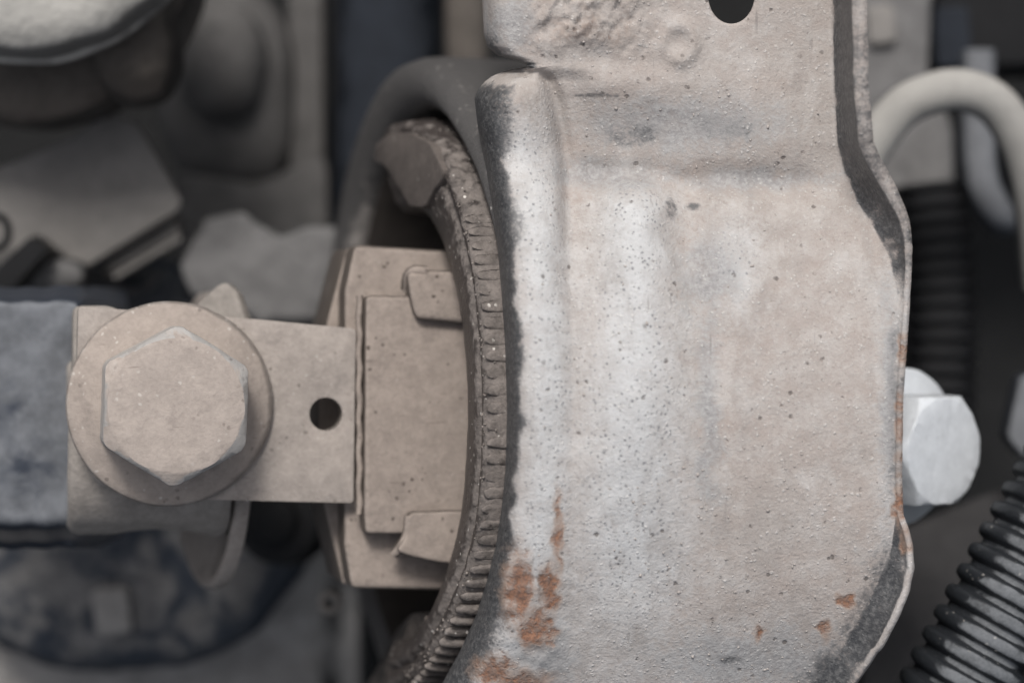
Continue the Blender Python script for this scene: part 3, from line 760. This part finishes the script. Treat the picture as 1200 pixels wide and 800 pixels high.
# ------------------------------------------------------------------ lower background
bt = thing('rubber_boot', 'black rubber boot with patchy dust below the spacer block', 'rubber boot', P(120, 640, -1000))
def boot_r(r, u, th): return r * (1 + 0.015 * math.sin(th * 5)) + 7 * mnoise.noise(Vector((math.cos(th) * 3, math.sin(th) * 3, u / 60)))
prb = [(0, 30), (80, 34), (150, 26), (210, 14), (246, -4), (262, -30), (262, -60), (250, -90), (262, -120), (250, -160), (262, -200)]
bm = lathe(P(140, 545, -960), (0.08, 0.05, 1), [(r_ * 1.29, u_) for r_, u_ in prb], 120, boot_r); wobble(bm, 6, 40, 3)
from_bm('bellow', bm, M['boot'], bt, angle=60)
bm = prism(rounded([(105, 690), (150, 684), (156, 744), (112, 748)], 10, 3), flat(-910), 0, 60, bevel=10, seg=3); wobble(bm, 4, 20, 7)
from_bm('lug', bm, M['shelf'], bt, angle=60)
rl = thing('dark_pulley', 'dark round pulley behind the dished washer and the bar', 'pulley', P(320, 620, -1000))
bm = lathe(P(322, 610, -760), (-0.15, 0.1, 1), [(0, 10), (26, 10), (34, 4), (36, -8), (60, -14), (66, -20), (68, -90), (60, -110)], 60)
from_bm('wheel', bm, M['black'], rl, angle=50)
lg = thing('crossmember', 'dusty grey crossmember ledge along the lower picture edge', 'crossmember', P(220, 780, -1400))
bm = bmesh.new(); bmesh.ops.create_grid(bm, x_segments=60, y_segments=30, size=1.0)
for v in bm.verts:
    px = -260 + (v.co.x + 1) / 2 * 680; py = 960 - (v.co.y + 1) / 2 * 330
    v.co = P(px, py, -1150 + 22 * nz(px, py, 90, 4) + 8 * nz(px, py, 25, 7) - 120 * sm(px, 360, 420))
r = bmesh.ops.extrude_edge_only(bm, edges=[e for e in bm.edges if e.is_boundary])
for g_ in r['geom']:
    if isinstance(g_, bmesh.types.BMVert): g_.co.z -= 160
from_bm('ledge', bm, M['shelf'], lg, angle=60)
nb = thing('small_nut', 'small dusty nut peeping out under the bushing core', 'nut', P(386, 706, -760))
a_n = Frame(P(386, 706, -640), (0, 0, 1))
bm = prism(circle(386, 706, 15, 15, 6, 0.3), a_n, 0, 40, holes=[circle(386, 706, 6, 6, 16)], bevel=2)
from_bm('body', bm, M['spacer'], nb, angle=40)

# ------------------------------------------------------------------ right-hand background
ho = thing('pale_hose', 'pale grey hose bent in an arch beside the upturned bracket edge', 'hose', P(1110, 170, -800))
bm = tube([P(840, 520, -740), P(910, 390, -700), P(960, 290, -660), P(1010, 190, -640), P(1050, 132, -630), P(1090, 110, -620), P(1130, 106, -620), P(1168, 124, -630), P(1196, 170, -650), P(1212, 240, -690), P(1220, 330, -760)], 31, 28, 8)
from_bm('tube', bm, M['hose'], ho, angle=60)
pp = thing('blue_grey_pipe', 'short blue grey pipe hanging under the arch of the pale hose', 'pipe', P(1150, 190, -1100))
bm = tube([P(1146, 60, -900), P(1146, 150, -900), P(1150, 210, -900), P(1166, 246, -920), P(1176, 258, -960)], 27, 24, 8)
from_bm('tube', bm, M['pipe'], pp, angle=60)
pn = thing('grey_bracket_plate', 'dull grey plate behind the top of the bracket edge', 'plate', P(1050, 50, -900))
bm = prism(rounded([(985, -80), (1110, -80), (1092, 10), (1088, 90), (1120, 150), (1118, 240), (1066, 240), (985, 230)], 12, 4), flat(-980), 0, 60, bevel=10); wobble(bm, 5, 50, 3)
from_bm('plate', bm, M['lump'], pn, angle=50)
bm = prism(rounded([(1015, 6), (1048, 4), (1052, 50), (1018, 54)], 8, 3), flat(-964), 0, 30, bevel=6)
from_bm('pad', bm, M['grey'], pn, angle=50)
bb = thing('black_box', 'black plastic box at the top beyond the pale hose', 'box', P(1150, 20, -1000))
bm = prism(rounded([(1090, -120), (1360, -120), (1360, 90), (1230, 76), (1096, 84)], 14, 4), flat(-1060), 0, 220, bevel=14)
from_bm('housing', bm, M['black'], bb, angle=50)
bm = prism(rounded([(1094, 8), (1135, 6), (1140, 78), (1097, 80)], 8, 3), flat(-1050), 0, 30, bevel=5)
from_bm('tab', bm, M['navy'], bb, angle=50)
rh_ = thing('ribbed_dark_hose', 'dark ribbed hose descending behind the worn bracket edge', 'hose', P(1100, 350, -1150))
bm = tube([P(1090, 215, -960), P(1098, 300, -960), P(1102, 380, -960), P(1100, 480, -970), P(1096, 560, -990)], 60, 26, 3.0, rfun=lambda s: 56 + 5.5 * math.sin(s / 4.2))
from_bm('tube', bm, M['black'], rh_, angle=60)

WN = Vector((0.62, -0.04, 0.78)).normalized()
hexbolt('white_bolt', 'clean white hex bolt with washer protruding behind the rusty bracket edge', P(1054, 523, -330), WN, 81, 78, 104, 14, math.radians(0), M['white'])

cd = thing('corrugated_conduit', 'dusty black corrugated cable conduit in the lower corner', 'conduit', P(1150, 690, -450))
path = [P(1362, 380, -260), P(1308, 470, -240), P(1260, 556, -225), P(1190, 684, -215), P(1118, 815, -215), P(1058, 930, -225)]
def ribs(s):
    t = (s % 30.0) / 30.0
    return 62 + 11 * math.sqrt(max(0.0, 1 - (max(0.0, abs(t - 0.5) - 0.06) / 0.30) ** 2)) if abs(t - 0.5) < 0.36 else 62
bm = tube(path, 70, 40, 2.2, rfun=ribs)
from_bm('tube', bm, M['conduit'], cd, angle=80)
pb = thing('pale_bracket_tip', 'pale grey bracket tip poking in above the corrugated conduit', 'bracket', P(1215, 480, -500))
bm = prism(rounded([(1196, 440), (1300, 420), (1300, 540), (1200, 536), (1180, 512)], 8, 3), flat(-640), 0, 60, bevel=8)
from_bm('tip', bm, M['pipe'], pb, angle=50)
bl = thing('dark_beam', 'dim dusty beam slanting between the white bolt and the conduit', 'beam', P(1090, 660, -1000))
bm = prism(rounded([(1010, 640), (1130, 590), (1200, 560), (1200, 640), (1080, 760), (1010, 860)], 12, 3), Frame(P(1100, 660, -760), (-0.1, 0.2, 1)), 0, 160, bevel=14)
from_bm('beam', bm, M['beam'], bl, angle=50)

# ------------------------------------------------------------------ crumbs of dried dirt
ico = bmesh.new(); bmesh.ops.create_icosphere(ico, subdivisions=1, radius=1.0)
IV = np.array([v.co[:] for v in ico.verts]); IF = np.array([[v.index for v in f.verts] for f in ico.faces]); ico.free()
rg = np.random.default_rng(7)
def crumbs(name, pts, mat, parent, rmin, rmax, flatten=0.6):
    V = []; F = []
    for k, p in enumerate(pts):
        r = rmin + (rmax - rmin) * rg.random() ** 3
        q = IV * (r * (0.5 + 0.9 * rg.random((1, 3)))) * (0.55 + 0.8 * rg.random((len(IV), 1))) * np.array([[1.0, 1.0, flatten]])
        V.append(q + np.array(p)); F.append(IF + k * len(IV))
    me = bpy.data.meshes.new(name); me.from_pydata(np.concatenate(V).tolist(), [], np.concatenate(F).tolist())
    return finish(name, me, mat, parent, angle=179, kind='stuff')
M['crumb'] = dusty('crumb', (0.44, 0.40, 0.37), (0.30, 0.26, 0.23), -0.5, 0.6, 0.1, 30, 1.0, 8, 0.2, vary=0.3, off=900)
pts = []
while len(pts) < 900:
    a, b = rg.uniform(600, 1040), rg.uniform(-20, 820)
    den = 0.12 + 0.9 * gs(a, 860, 110) * sm(b, 480, 620) + 0.5 * gs(a, 700, 90) * gs(b, 30, 50) + 0.4 * gs(a, 900, 90) * gs(b, 120, 60) + 0.5 * gs(a, 600, 40) * sm(b, 720, 780)
    if Lf(b) + 40 < a < Ff(b) - 8 and rg.random() < den * (0.6 + nz(a, b, 30, 3)) and math.hypot(a - 857, b + 5) > 38:
        pts.append(P(a, b, sheet_z(a, b) + 0.4))
crumbs('dirt_crumbs', pts, M['crumb'], br, 0.5, 2.0, 0.5)
pts = []
M['crust'] = dusty('crust', (0.27, 0.235, 0.21), (0.12, 0.10, 0.09), -0.5, 0.6, 0.0, 20, 1.0, 8, 0.2, vary=0.4, off=930)
for k in range(1100):
    ph = rg.uniform(-1.25, 1.3); e = E1 * math.cos(ph) + E2 * math.sin(ph)
    rr = rg.choice([rg.uniform(300, 346), 368 + rg.uniform(-8, 8), 380.5]); uu = 26 if rr < 378 else rg.uniform(-30, 16)
    if rr < 350: uu = 23 - 4 * (rr < 318)
    if rr < 350 and ph < -0.25: continue
    pts.append(RC + e * rr + AX * (uu + 20 * sm(-math.sin(ph), 0.35, 0.9)))
crumbs('dirt_crumbs', pts, M['crust'], bu, 0.5, 1.9, 0.9)
pts = [BAR.pt(rg.uniform(280, 412), 585 + rg.uniform(-3, 2), 0.5) for k in range(40)] + [BAR.pt(rg.uniform(320, 414), rg.uniform(386, 584), 0.5) for k in range(26)]
pts = [p for p in pts if (p - BAR.pt(382, 485, 0)).length > 26]
crumbs('dirt_crumbs', pts, M['crumb'], bar, 0.5, 1.7)
